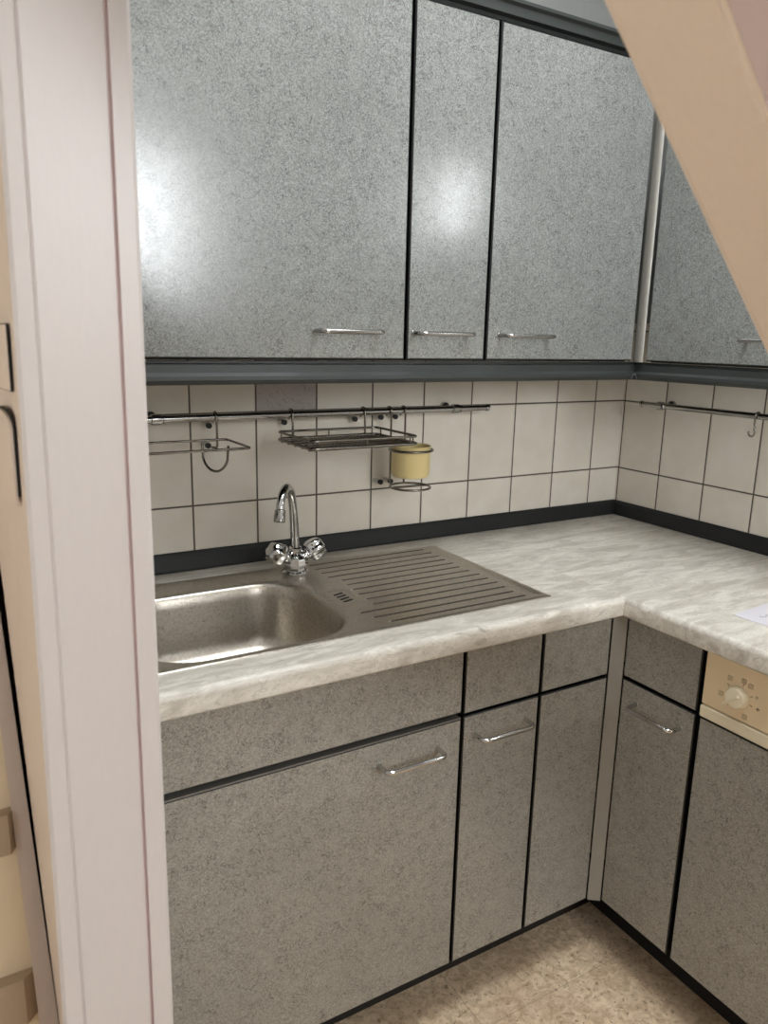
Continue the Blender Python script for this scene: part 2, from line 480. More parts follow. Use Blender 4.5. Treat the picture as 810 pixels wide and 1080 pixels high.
# diagonal roof beam close to the camera, lower edge running down to the right at 45 degrees
def beam():
    y0, y1 = -1.3785, -1.3225
    def foot(y): # x + z of the soffit line
        return .0625 if y > -1.35 else .064
    bm = bmesh.new(); out = []
    h = .26
    for y in (y0, y1):
        s = foot(y)
        out.append([V((s-CEIL, y, CEIL)), V((s-.055+.05, y, .055-.05)), V((-.002, y, .005)), V((-.002, y, s+h)), V((s+h-CEIL, y, CEIL))])
    a = [bm.verts.new(p) for p in out[0]]; b = [bm.verts.new(p) for p in out[1]]
    n = len(a)
    for k in range(n): bm.faces.new((a[k], a[(k+1) % n], b[(k+1) % n], b[k])).material_index = 0
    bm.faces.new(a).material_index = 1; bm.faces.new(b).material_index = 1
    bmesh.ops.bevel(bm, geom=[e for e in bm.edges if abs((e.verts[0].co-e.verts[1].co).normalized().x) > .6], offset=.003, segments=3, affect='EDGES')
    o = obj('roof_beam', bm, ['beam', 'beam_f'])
    tag(o, 'wide beige painted diagonal beam crossing the upper right corner in front of the cabinets', 'beam')
beam()

# ------------------------------------------------------------------ base cabinets, back run
def base_back(name, label, x0, x1, yb=-.03, top=.835, carc=None):
    t = thing(name, label, 'cabinet', ((x0+x1)/2, -.3, ZB-.002))
    c0, c1 = carc or (x0, x1)
    bm = bmesh.new(); w = .016
    ya = -YF+.0205
    box(bm, c0, c0+w, ya, yb, ZB, top); box(bm, c1-w, c1, ya, yb, ZB, top)
    box(bm, c0+w, c1-w, ya, yb, ZB, ZB+w); box(bm, c0+w, c1-w, yb-.008, yb, ZB+w, top)
    box(bm, c0+w, c1-w, ya, ya+.02, ZG-.02, ZG+.02)
    box(bm, c0+w, c1-w, ya, ya+.02, top-.02, top)
    obj('carcass', bm, 'edge', t)
    return t
g = .0030
t = base_back('sink_base_cabinet', 'wide grey laminate base cabinet with one large door, directly under the steel sink', -1.570, -.975, top=.835)
front('drawer_front', 'y', -1.568, -.973-g, ZG+.0075, .8365, -YF, 'lam_lo', t)
d = front('door', 'y', -1.568, -.973-g, ZB, ZG-.0055, -YF, 'lam_lo', t); handle(d, 'y', -1.093, .646, -YF)
obj('door_lip', B(-1.568, -.973-g, -YF+.001, -YF+.019, ZG-.0055, ZG-.0035), 'alu', d)
t = base_back('narrow_base_cabinet', 'narrow grey laminate base cabinet with a chrome handle, right of the wide sink cabinet', -.971, -.781)
front('drawer_front', 'y', -.973+g, -.7799-g, ZG+.003, .8365, -YF, 'lam_lo', t)
d = front('door', 'y', -.973+g, -.7799-g, ZB, ZG-.003, -YF, 'lam_lo', t); handle(d, 'y', -.881, .652, -YF)
t = base_back('corner_base_cabinet', 'narrow grey laminate base cabinet without a handle, left of the inside corner', -.779, -.592)
p = front('drawer_front', 'y', -.7799+g, -.5885-.0015, ZG+.003, .8365, -YF, 'lam_lo', t)
obj('scratch', B(-.745, -.672, -YF-.0004, -YF+.0004, -.0004, .0004), 'alu', p)
sc = p.children[0]
for v in sc.data.vertices:
    w = v.co+parent_world(p); fx = (w.x+.745)/.073
    v.co = V((w.x, w.y, (.738-fx*.022)+(.0005 if w.z > 0 else -.0005)))-parent_world(p)
front('door', 'y', -.7799+g, -.5885-.0015, ZB, ZG-.003, -YF, 'lam_lo', t)

# corner filler strip set diagonally between the two runs
def diag(name, z0, z1, a, b, mat, label, bulge=0.):
    a = V((a[0], a[1], 0)); b = V((b[0], b[1], 0)); n = V((-1, -1, 0)).normalized()
    pts = [a]
    for k in range(1, 8):
        s = k/8; pts.append(a.lerp(b, s)+n*bulge*math.sin(math.pi*s))
    pts += [b, b-n*.014, a-n*.014]
    A = [V((p.x, p.y, z0)) for p in pts]; Bq = [V((p.x, p.y, z1)) for p in pts]
    o = obj(name, loft(bmesh.new(), A, Bq), mat, smooth=40)
    return tag(o, label, 'filler strip')
diag('corner_filler', ZB-.004, .834, (-.5871, -.5636), (-.5636, -.5812), 'filler', 'plain grey filler strip in the inside corner between the lower cabinets')

# ------------------------------------------------------------------ right run
t = thing('side_base_cabinet', 'narrow darker grey base cabinet with chrome handle beside the dishwasher', 'cabinet', (-.3, -.675, ZB-.002))
bm = bmesh.new(); xa = -YF+.0205; w = .016
box(bm, xa, -.03, -.767, -.767+w, ZB, .835); box(bm, xa, -.03, -.584-w, -.584, ZB, .835)
box(bm, xa, -.03, -.767+w, -.584-w, ZB, ZB+w); box(bm, -.038, -.03, -.767+w, -.584-w, ZB+w, .835)
box(bm, xa, xa+.02, -.767+w, -.584-w, ZG-.02, ZG+.02); box(bm, xa, xa+.02, -.767+w, -.584-w, .813, .835)
obj('carcass', bm, 'edge', t)
front('drawer_front', 'x', -.7665, -.5832, ZG+.003, .8365, -YF, 'lam_lo', t)
d = front('door', 'x', -.7665, -.5832, ZB, ZG-.003, -YF, 'lam_lo', t); handle(d, 'x', -.682, .650, -YF, half=.056)

DY0, DY1 = -1.226, -.7765
t = thing('dishwasher', 'built in dishwasher with beige control panel, cream dial and grey laminate door', 'dishwasher', (-.3, -1.0, ZB-.002))
obj('body', B(-YF+.0205, -.03, DY0, DY1, ZB, .835), 'edge', t)
front('door', 'x', DY0, DY1, ZB, .694, -YF, 'lam_lo', t)
bm = B(-YF-.001, -YF+.019, DY0, DY1, .7235, .8365, .002, 2)
fa = obj('control_panel', bm, 'cream', t)
obj('trim_strip', B(-YF-.004, -YF+.019, DY0, DY1, .6975, .7215, .0025, 3), 'cream2', t)
KY, KZ = -.850, .7675
k = obj('dial', L((-YF-.001, KY, KZ), [(.0215, 0), (.0215, .003), (.019, .010), (.0175, .013), (0, .0135)], (-1, 0, 0), 40), 'knob', t, smooth=35)
# pointer wing of the dial, towards lower left
def polar(a, r, z=0.): # angle as seen from the room: 0 = right in the photo (towards -y)
    return V((-YF-.001-z, KY-math.cos(a)*r, KZ+math.sin(a)*r))
a = math.radians(222)
bm = bmesh.new()
u = (polar(a+math.pi/2, 1)-polar(0, 0)).normalized()
A = [polar(a, -.012, .0135)-u*.0035, polar(a, .028, .0135)-u*.0012, polar(a, .028, .0135)+u*.0012, polar(a, -.012, .0135)+u*.0035]
Bq = [polar(a, -.012, .019)-u*.002, polar(a, .030, .019)-u*.001, polar(a, .030, .019)+u*.001, polar(a, -.012, .019)+u*.002]
loft(bm, A, Bq); obj('pointer', bm, 'cream2', k)
# printed ticks and small pictograms round the dial
def bar(bm, p, q, w=.0006):
    p = V(p); q = V(q); d = (q-p).normalized(); s = V((1, 0, 0)).cross(d)*w
    loft(bm, [p-s, q-s, q+s, p+s], [v+V((.0006, 0, 0)) for v in (p-s, q-s, q+s, p+s)])
bm = bmesh.new()
for deg in (145, 75, 25, -12, 232):
    aa = math.radians(deg); bar(bm, polar(aa, .0245, .0004), polar(aa, .030, .0004))
def pict(deg, r, kind):
    aa = math.radians(deg); c = polar(aa, r, .0004); s = .0042
    def P(y, z): return c+V((0, -y*s, z*s))
    if kind in 'ab':
        for q in ((-1, -1, 1, -1), (1, -1, 1, 1), (1, 1, -1, 1), (-1, 1, -1, -1)): bar(bm, P(q[0], q[1]), P(q[2], q[3]), .0003)
    if kind in 'ac':
        ring = [P(.55*math.cos(i*math.pi/5), .55*math.sin(i*math.pi/5)) for i in range(10)]
        for i in range(10): bar(bm, ring[i], ring[(i+1) % 10], .0003)
    if kind == 'b':
        for q in (-.4, .1, .6): bar(bm, P(-.7, q), P(.7, q), .0003)
    if kind == 'd':
        bar(bm, P(-.9, 0), P(.9, 0), .0005); bar(bm, P(0, -.8), P(0, .8), .0005); bar(bm, P(.9, 0), P(.4, .6), .0004)
for deg, r, kd in ((125, .036, 'a'), (192, .036, 'a'), (78, .035, 'b'), (55, .037, 'a'), (22, .038, 'c'), (-10, .040, 'd'), (-62, .036, 'a')): pict(deg, r, kd)
obj('printed_symbols', bm, 'print', fa)

# toe boards
tag(obj('plinth', B(-1.57, -.4432, -.4588, -.4432, .0, ZB-.006), 'plinth'), 'black recessed plinth board under the sink side cabinets', 'plinth')
tag(obj('plinth', B(-.459, -.443, DY0, -.4592, .0, ZB-.006), 'black'), 'black recessed plinth board under the dishwasher side', 'plinth')

# ------------------------------------------------------------------ worktop (L shaped, one continuous piece, sink cut-out)
def worktop():
    R = .013
    def off(s, d): return s
    hx0, hx1, hy0, hy1 = -1.571, -.740, -.500, -.100
    xs = [XL, hx0, hx1, -WD, -.001]; ys = [-1.245, -WD, hy0, hy1, -.001]
    bm = bmesh.new(); vv = {}
    def vt(x, y, z):
        k = (round(x, 5), round(y, 5), round(z, 5))
        if k not in vv: vv[k] = bm.verts.new(k)
        return vv[k]
    zt, zb = ZC, ZC-WT
    cells = [(i, j) for i in range(4) for j in range(4) if not (j == 0 and i < 3) and not (i == 1 and j == 2)]
    cs = set(cells)
    for i, j in cells:
        x0, x1, y0, y1 = xs[i], xs[i+1], ys[j], ys[j+1]
        bm.faces.new([vt(x0, y0, zt), vt(x1, y0, zt), vt(x1, y1, zt), vt(x0, y1, zt)])
        bm.faces.new([vt(x0, y0, zb), vt(x0, y1, zb), vt(x1, y1, zb), vt(x1, y0, zb)])
        for di, dj, a, b in ((-1, 0, (x0, y0), (x0, y1)), (1, 0, (x1, y0), (x1, y1)), (0, -1, (x0, y0), (x1, y0)), (0, 1, (x0, y1), (x1, y1))):
            if (i+di, j+dj) not in cs:
                bm.faces.new([vt(*a, zt), vt(*b, zt), vt(*b, zb), vt(*a, zb)])
    bmesh.ops.recalc_face_normals(bm, faces=bm.faces[:])
    es = []
    for e in bm.edges:
        a, b = e.verts[0].co, e.verts[1].co
        if abs(a.z-b.z) > 1e-4: continue
        fr = (abs(a.y+WD) < 1e-4 and abs(b.y+WD) < 1e-4 and max(a.x, b.x) < -WD+1e-3) or (abs(a.x+WD) < 1e-4 and abs(b.x+WD) < 1e-4 and max(a.y, b.y) < -WD+1e-3)
        if fr: es.append(e)
    top = [e for e in es if e.verts[0].co.z > zb+.01]; bot = [e for e in es if e not in top]
    bmesh.ops.bevel(bm, geom=top, offset=R, segments=6, profile=.5, affect='EDGES')
    bot = [e for e in bm.edges if abs(e.verts[0].co.z-zb) < 1e-5 and abs(e.verts[1].co.z-zb) < 1e-5 and
           ((abs(e.verts[0].co.y+WD) < 1e-4 and abs(e.verts[1].co.y+WD) < 1e-4 and max(v.co.x for v in e.verts) < -WD+1e-3) or
            (abs(e.verts[0].co.x+WD) < 1e-4 and abs(e.verts[1].co.x+WD) < 1e-4 and max(v.co.y for v in e.verts) < -WD+1e-3))]
    bmesh.ops.bevel(bm, geom=bot, offset=.005, segments=3, profile=.5, affect='EDGES')
    o = obj('worktop', bm, 'worktop', smooth=35)
    tag(o, 'L shaped pale grey marbled worktop with rounded front edge running round the corner', 'worktop')
worktop()

# dark sealing profile where worktop meets the tiles
pr = [(.0, ZS), (.004, ZS+.0005), (.007, ZS-.003), (.009, ZS-.012), (.0115, ZC+.014), (.0135, ZC+.011), (.0145, ZC+.004), (.017, ZC+.0012), (.017, ZC+.0004), (.0, ZC+.0004)]
tag(obj('worktop_seal', sweep(bmesh.new(), pr, [(XL+.001, -.0005, 0, -1), (-.0008, -.0005, -1, -1)]), 'seal', smooth=30), 'dark grey sealing strip behind the sink along the back tiles', 'sealing strip')
tag(obj('worktop_seal', sweep(bmesh.new(), pr, [(-.0005, -1.243, -1, 0), (-.0005, -.0008, -1, -1)]), 'seal', smooth=30), 'dark grey sealing strip along the right hand tiles behind the paper', 'sealing strip')
tag(obj('seal_corner_cap', B(-.021, -.0175, -.021, -.0175, ZC+.0008, ZS-.002, .001), 'black'), 'small black corner cap where the two worktop sealing strips meet', 'corner cap')

# ------------------------------------------------------------------ wall cabinets
def wall_cab(name, label, plane, a0, a1, c0, c1, hc):
    t = thing(name, label, 'cabinet', ((a0+a1)/2, -.16, ZU) if plane == 'y' else (-.16, (a0+a1)/2, ZU))
    d0 = -YU+.0205; w = .016; bm = bmesh.new()
    def bx(p0, p1, q0, q1, z0, z1):
        if plane == 'y': box(bm, p0, p1, q0, q1, z0, z1)
        else: box(bm, q0, q1, p0, p1, z0, z1)
    bx(c0, c0+w, d0, -.002, ZU, ZT); bx(c1-w, c1, d0, -.002, ZU, ZT)
    bx(c0+w, c1-w, d0, -.002, ZU, ZU+w); bx(c0+w, c1-w, d0, -.002, ZT-w, ZT); bx(c0+w, c1-w, -.01, -.002, ZU+w, ZT-w)
    obj('carcass', bm, 'edge', t)
    d = front('door', plane, a0, a1, ZU+.003, ZT-.004, -YU, 'lam_up', t, lip=.0028)
    handle(d, plane, hc, 1.4045, -YU, half=.0655, mat='chrome_d', r=.0045)
    return t
wall_cab('wall_cabinet', 'wide grey laminate wall cabinet above the sink with bright window reflections', 'y', -1.568, -.963-g, -1.570, -.965, -1.096)
wall_cab('wall_cabinet', 'narrow grey laminate wall cabinet between the two wider ones', 'y', -.963+g, -.7642-g, -.961, -.766, -.8807)
wall_cab('wall_cabinet', 'medium wide grey laminate wall cabinet left of the metal corner strip', 'y', -.7642+g, -.3185, -.762, -.320, -.6627)
wall_cab('wall_cabinet', 'darker grey laminate wall cabinet on the right wall, partly hidden by the beam', 'x', -.790, -.3370, -.790, -.336, -.664)
diag('corner_strip', ZU+.001, ZT, (-.3160, -.3086), (-.3086, -.3308), 'alu', 'rounded satin metal strip in the inside corner between the wall cabinets', .005)
# light rail under and cornice over the wall cabinets
zt, zb = ZU-.0015, 1.3075
lr = [(.0, zt), (.316, zt), (.3165, zt-.004), (.322, zt-.006), (.324, zt-.020), (.330, zt-.026), (.331, zb+.008), (.326, zb), (.0, zb)]
lr = [(max(o-.0204, .270), z) for o, z in lr]
tag(obj('light_rail', sweep(bmesh.new(), lr, [(-1.57, 0, 0, -1), (0, 0, -1, -1)]), 'slate', smooth=30), 'dark slate moulding under the three wall cabinets of the sink side', 'moulding')
tag(obj('light_rail', sweep(bmesh.new(), lr, [(0, -.79, -1, 0), (-.0004, -.0008, -1, -1)]), 'slate', smooth=30), 'dark slate moulding under the wall cabinet on the right wall', 'moulding')
def rail_corner():
    bm = bmesh.new()
    for s in (0,):
        tube(bm, [(-0.2971, -0.2971, zt-.004), (-0.3051, -0.3051, zt-.022), (-0.3121, -0.3121, zb+.006)], .0022, 6)
        tube(bm, [(-0.3111, -0.3111, zt-.026), (-0.3206, -0.3111, zb+.002)], .0012, 6)
        tube(bm, [(-0.3111, -0.3111, zt-.026), (-0.3111, -0.3206, zb+.002)], .0012, 6)
    return bm
tag(obj('rail_corner_piece', rail_corner(), 'edge'), 'small dark connector piece at the corner of the slate mouldings', 'corner piece')
z0 = ZT+.0012
co = [(.24, z0), (.294, z0), (.294, z0+.007), (.309, z0+.008), (.311, z0+.024), (.318, z0+.028), (.318, z0+.034), (.24, z0+.034)]
tag(obj('cornice', sweep(bmesh.new(), co, [(-1.57, 0, 0, -1), (0, 0, -1, -1)]), 'slate', smooth=30), 'dark slate cornice moulding on top of the wall cabinets above the sink side', 'moulding')
tag(obj('cornice', sweep(bmesh.new(), co, [(0, -.79, -1, 0), (-.0004, -.0008, -1, -1)]), 'slate', smooth=30), 'dark slate cornice moulding on top of the right wall cabinet behind the beam', 'moulding')

# ------------------------------------------------------------------ sink
def rr_outline(cx, cy, hx, hy, r, dirs):
    out = []
    for dx, dy in dirs:
        lo, hi = 0., 3.
        for _ in range(40):
            m = (lo+hi)/2; x, y = abs(dx*m), abs(dy*m)
            qx, qy = max(x-(hx-r), 0), max(y-(hy-r), 0)
            inside = x <= hx and y <= hy and math.hypot(qx, qy) <= r
            lo, hi = (m, hi) if inside else (lo, m)
        out.append(V((cx+dx*lo, cy+dy*lo, 0)))
    return out
def sink():
    X0, X1, Y0, Y1 = -1.586, -.7255, -.5135, -.086; ZD = ZC+.0030
    XM = -1.128
    root = thing('sink', 'stainless steel inset sink with rounded bowl and ribbed drainer', 'sink', ((X0+X1)/2, (Y0+Y1)/2, ZC))
    cx, cy, hx, hy, R = -1.344, -.3305, .196, .1675, .105
    # outer rectangle of the bowl side, walked so that the corners are included
    per = []
    N = 24
    c4 = [(X0, Y0), (XM, Y0), (XM, Y1), (X0, Y1)]
    for q in range(4):
        a, b = c4[q], c4[(q+1) % 4]
        for k in range(N): per.append((a[0]+(b[0]-a[0])*k/N, a[1]+(b[1]-a[1])*k/N))
    dirs = [(p[0]-cx, p[1]-cy) for p in per]
    bm = bmesh.new()
    def ring(ins, z, r=None, e=0):
        return [bm.verts.new(V((p.x, p.y, z))) for p in rr_outline(cx, cy, hx-ins, hy-ins, max(R-ins if r is None else r, .02), dirs)]
    outer = [bm.verts.new(V((p[0], p[1], ZD))) for p in per]
    rings = [outer, ring(-.016, ZD), ring(-.010, ZD-.0006), ring(-.005, ZD-.0012)]
    for x in rings: pass
    M1 = rings[-1]
    def skin(a, b, mat=0):
        n = len(a)
        for k in range(n): bm.faces.new((a[k], a[(k+1) % n], b[(k+1) % n], b[k])).material_index = mat
    for a, b in zip(rings, rings[1:]): skin(a, b)
    prev = M1
    prof = [(0, -.0025), (.004, -.0055), (.007, -.011), (.010, -.03), (.014, -.07), (.018, -.105)]
    for a in range(1, 8):
        t_ = math.pi/2*a/7; prof.append((.018+.045*(1-math.cos(t_)), -.105-.045*math.sin(t_)))
    prof += [(.10, -.152), (.135, -.1545)]
    for ins, dz in prof:
        rg = ring(ins, ZD+dz); skin(prev, rg, 1); prev = rg
    bm.faces.new(prev).material_index = 1
    # drainer as a fine relief
    rows = 13
    ridge = []
    lefts = [-1.040, -1.040, -1.040, -1.040, -1.040, -1.043, -1.050, -1.052, -1.052, -1.055, -1.098, -1.090, -1.072]
    for k in range(rows): ridge.append((-.106-k*(.490-.106)/(rows-1), lefts[k]-.018-(.02 if k < 4 else 0)))
    def sm(a, b, v):
        t_ = min(1, max(0, (v-a)/(b-a))); return t_*t_*(3-2*t_)
    def relief(x, y):
        z = 0.
        # shallow tray of the drainer
        for yk, xl in ridge:
            d = abs(y-yk)
            if d < .0040:
                xr = -.771+.003*math.sin(yk*30)
                m = sm(xl-.012, xl+.004, x)*(1-sm(xr-.004, xr+.010, x))
                z += -.0036*m*(1 if d < .0031 else 0)
        # collecting channel along the right edge
        m = (1-sm(.0045, .0095, abs(x+.7455)))*(sm(-.502, -.490, y))*(1-sm(-.114, -.102, y))
        z -= .0022*m
        # recess round the overflow slots
        u, v = (x+1.108), (y+.322)
        dd = max(abs(u)-.017, 0)**2+max(abs(v)-.030, 0)**2
        z -= .0022*(1-sm(.002, .008, math.sqrt(dd)))
        # outer lip
        e = min(X1-x, y-Y0, Y1-y)
        z += .0009*math.exp(-((e-.005)/.003)**2)
        return z
    nx, ny = 110, 420
    grid = []
    for i in range(nx+1):
        x = XM+(X1-XM)*i/nx; grid.append([])
        for j in range(ny+1):
            y = Y0+(Y1-Y0)*j/ny; grid[-1].append(bm.verts.new(V((x, y, ZD+relief(x, y)))))
    for i in range(nx):
        for j in range(ny):
            q = (grid[i][j], grid[i+1][j], grid[i+1][j+1], grid[i][j+1])
            f = bm.faces.new(q)
            if min(v.co.z for v in q) < ZD-.0027: f.material_index = 2   # groove faces take the painted-in shade colour
    # turned-down rim
    def rim(seq):
        last = None
        for (x, y, dx, dy) in seq:
            a = bm.verts.new(V((x, y, ZD))); b = bm.verts.new(V((x+dx*.0018, y+dy*.0018, ZD-.0006))); c = bm.verts.new(V((x+dx*.003, y+dy*.003, ZC+.0003)))
            if last: bm.faces.new((last[0], a, b, last[1])); bm.faces.new((last[1], b, c, last[2]))
            last = (a, b, c)
    rim([(X0, Y0, 0, -1), (X1, Y0, .7, -.7), (X1, Y1, .7, .7), (X0, Y1, 0, 1)])
    o = obj('sink_top', bm, ['steel', 'steel_b', 'groove_shade'], root, smooth=40)
    dr = L((cx, cy, ZD-.1538), [(0, .0012), (.020, .0012), (.034, .0026), (.040, .0016), (.041, 0)][::-1], (0, 0, 1), 36)
    obj('drain', dr, 'chrome', root, smooth=40)
    # slanted overflow slots
    bm = bmesh.new()
    for k in range(4):
        yy = -.304-k*.0145
        A = [(-1.120, yy-.008, ZD-.0022), (-1.120, yy-.0015, ZD-.0022), (-1.097, yy+.0055, ZD-.0022), (-1.097, yy-.001, ZD-.0022)]
        loft(bm, A, [(x, y, ZD-.0016) for x, y, z in A])
    obj('overflow_slots', bm, 'darkslot', root)
sink()

# ------------------------------------------------------------------ tap
def tap():
    bx, by, bz = -1.128, -.134, ZC+.0036
    root = thing('mixer_tap', 'chrome two handle mixer tap with swan neck spout behind the sink bowl', 'tap', (bx, by, bz))
    bm = L((bx, by, bz), [(.030, 0), (.031, .003), (.026, .007), (.0255, .012), (.029, .020), (.027, .032), (.018, .042), (.0135, .046)], (0, 0, 1), 10)
    obj('body', bm, 'chrome', root, smooth=25)
    obj('collar', L((bx, by, bz+.045), [(.0165, 0), (.0175, .004), (.015, .010), (.0115, .013)], (0, 0, 1), 8), 'chrome', root, smooth=25)
    dx, dy = -.61, -.79
    prof = [(0, .928), (.002, .950), (.010, 1.0), (.019, 1.035), (.034, 1.068), (.056, 1.084), (.080, 1.088), (.104, 1.080), (.119, 1.063), (.1245, 1.047)]
    # smooth with catmull-rom
    P = [V((bx+dx*s, by+dy*s, z)) for s, z in prof]; pts = []
    for i in range(len(P)-1):
        p0, p1, p2, p3 = P[max(i-1, 0)], P[i], P[i+1], P[min(i+2, len(P)-1)]
        for k in range(5):
            t_ = k/5; pts.append(.5*((2*p1)+(-p0+p2)*t_+(2*p0-5*p1+4*p2-p3)*t_*t_+(-p0+3*p1-3*p2+p3)*t_**3))
    pts.append(P[-1])
    obj('spout', T(pts, [.0098-.0014*i/len(pts) for i in range(len(pts))], 20), 'chrome', root, smooth=50)
    e = P[-1]; ax = (P[-1]-P[-2]).normalized()
    obj('aerator', L(e-ax*.006, [(.009, 0), (.0112, .002), (.0112, .010), (.0118, .011), (.0118, .024), (.010, .026), (.008, .026)], ax, 24), 'chrome_d', root, smooth=35)
    for s in (-1, 1):
        ax = V((s*.86, -.10, .50)).normalized()
        o = V((bx, by, bz+.022))+ax*.020
        st = obj('handle', L(o+ax*.014, [(.014, 0), (.021, .003), (.0240, .011), (.023, .024), (.0195, .036), (.013, .040), (0, .041)], ax, 48, .085), 'chrome', root, smooth=60)
        obj('stem', L(o-ax*.006, [(.011, 0), (.011, .016), (.0135, .018), (.0135, .021)], ax, 20), 'chrome', st, smooth=40)
tap()

# ------------------------------------------------------------------ hanging rails
def rail(label, pts, posts, ends, hangax):
    c = V(pts[0]).lerp(V(pts[1]), .5)
    t = thing('hanging_rail', label, 'rail', c)
    obj('bar', T(pts, .0078, 20), 'chrome_d', t, smooth=50)
    dirn = (V(pts[1])-V(pts[0])).normalized()
    w = V((0, 1, 0)) if hangax == 'y' else V((1, 0, 0))
    for e in ends:
        obj('end_cap', L(V(e)-dirn*.004, [(.0084, 0), (.0092, .002), (.0092, .009), (.007, .011), (0, .0115)] if (V(e)-c).dot(dirn) > 0 else [(0, -.004), (.007, -.0035), (.0092, -.001), (.0092, .006), (.0084, .008)], dirn, 20), 'chrome_d', t, smooth=40)
    for p in posts:
        p = V(p)
        b = L(p+w*.0005, [(.0, -.003), (.0065, -.003), (.0065, .036), (.012, .040), (.013, .0485)], w, 20)
        lathe(b, p-dirn*.010, [(.0082, 0), (.0112, .001), (.0118, .006), (.0112, .019), (.0082, .020)], dirn, 20)
        lathe(b, p+dirn*.014, [(.0082, 0), (.0098, .001), (.0098, .004), (.0082, .005)], dirn, 20)
        obj('bracket', b, 'chrome_d', t, smooth=40)
    return t
RZ = 1.2235; RY = -.050
rail('long chromed hanging rail on the back tiles above the sink', [(-1.62, RY, RZ-.002), (-.552, RY, RZ)], [(-.652, RY, RZ), (-1.398, RY, RZ-.0016)], [(-.552, RY, RZ)], 'y')
rail('chromed hanging rail on the right wall tiles with one open hook', [(RY, -.118, RZ+.003), (RY, -.745, RZ+.003)], [(RY, -.182, RZ+.003), (RY, -.70, RZ+.003)], [(RY, -.118, RZ+.003)], 'x')

def hanger_path(x, zbot, zr=RZ, y=RY, r=.0105):
    """wire hooked over the rail from behind and running down in front"""
    p = [V((x, y+.012, zr-.012))]
    for k in range(9):
        a = math.radians(10+170*k/8); p.append(V((x, y+r*math.cos(a), zr+r*math.sin(a))))
    p.append(V((x, y-r, zbot)))
    return p
def clip(t, x, z):
    o = obj('spacer', L((x, -.001, z), [(.0062, 0), (.0062, .006), (.0048, .009), (.0048, .024)], (0, -1, 0), 14), 'clip', t, smooth=40)
    obj('spacer_tip', L((x, -.024, z), [(.0048, 0), (.0062, .001), (.0062, .008), (0, .009)], (0, -1, 0), 14), 'rubber', o, smooth=40)

# towel rack at the left
t = thing('wire_rack', 'chromed wire rack with a hanging loop, leftmost item on the back rail', 'rack', (-1.35, -.13, 1.16))
ZR = 1.1765
fr = round_path([(-1.475, -.064, ZR), (-1.254, -.064, ZR), (-1.2525, -.205, ZR), (-1.475, -.207, ZR)], .012)
obj('frame', T(fr+[V((-1.475, -.064, ZR))], .0026, 8), 'wire', t, smooth=50)
obj('hanger', T(hanger_path(-1.274, ZR-.014)+[V((-1.274, -.058, ZR-.018)), V((-1.281, -.046, ZR-.018))], .0024, 8), 'wire', t, smooth=50)
lp = [V((-1.317, -.095, ZR))]
for k in range(13):
    a = math.pi+math.pi*k/12; lp.append(V((-1.3005+.0165*math.cos(a), -.098-.055*k/12, ZR-.030+.026*math.sin(a)*1.0)))
lp.append(V((-1.2855, -.165, ZR)))
obj('loop', T(lp, .0026, 8), 'wire', t, smooth=50)
clip(t, -1.281, 1.2025); clip(t, -1.284, 1.160)

# wire tray
t = thing('wire_tray', 'shallow chromed wire tray hanging in the middle of the back rail', 'tray', (-1.01, -.15, 1.168))
x0, x1, y0, y1 = -1.137, -.886, -.243, -.062; z0, z1 = 1.1715, 1.1875
def rect(z, i=0): return round_path([((x0+x1)/2, y1-i, z), (x1-i, y1-i, z), (x1-i, y0+i, z), (x0+i, y0+i, z), (x0+i, y1-i, z), ((x0+x1)/2, y1-i, z)], .014)
bm = bmesh.new(); tube(bm, rect(z1), .0028, 8); tube(bm, rect(z0), .0036, 8)
for (x, y) in ((x0, y0+.02), (x0+.02, y0), (x1-.02, y0), (x1, y0+.02), (x0, y1-.02), (x1, y1-.02), ((x0+x1)/2, y0), ((x0+x1)/2, y1)): tube(bm, [(x, y, z0), (x, y, z1)], .0018, 6)
obj('frame', bm, 'wire', t, smooth=50)
bm = bmesh.new()
for k in range(27):
    x = x0+.006+(x1-x0-.012)*k/26; tube(bm, [(x, y0, z0-.002), (x, y1, z0-.002)], .0014, 6)
for k in range(5):
    y = y0+.02+(y1-y0-.04)*k/4; tube(bm, [(x0, y, z0-.0045), (x1, y, z0-.0045)], .0016, 6)
obj('grid', bm, 'wire', t, smooth=50)
for x in (-1.100, -.9165): obj('hanger', T(hanger_path(x, z0), .0028, 8), 'wire', t, smooth=50)
clip(t, -1.107, 1.2035); clip(t, -.9265, 1.2045); clip(t, -.937, 1.160)

# cup holder and cup
CX, CY = -.819, -.1115
t = thing('cup_holder', 'chromed wire holder with two rings hanging from the rail round the yellow cup', 'holder', (CX, CY, 1.04))
bm = bmesh.new(); tube(bm, circle((CX, CY, 1.1375), .0515, 40), .0030, 8, closed=True); obj('upper_ring', bm, 'wire', t, smooth=50)
bm = bmesh.new(); tube(bm, circle((CX, CY, 1.0475), .0485, 40), .0028, 8, closed=True)
tube(bm, [(CX-.0485, CY, 1.0475), (CX+.0485, CY, 1.0475)], .002, 6); obj('lower_ring', bm, 'wire', t, smooth=50)
for x in (-.845, -.8055):
    obj('hanger', T(round_path(hanger_path(x, 1.050)+[V((x, CY+.045, 1.0475))], .004), .0024, 8), 'wire', t, smooth=50)
for x in (-.855, -.8145): clip(t, x, 1.2065)
for x in (-.853, -.824): clip(t, x, 1.047)
cup = L((CX, CY, 1.0720), [(0, 0), (.037, 0), (.0435, .003), (.0462, .010), (.0462, .068), (.0475, .0745), (.0465, .0755), (.0445, .0735), (.0435, .012), (0, .008)], (0, 0, 1), 48)
tag(obj('cup', cup, 'cup', smooth=40), 'pale yellow enamel cup held in the wire ring under the rail', 'cup')

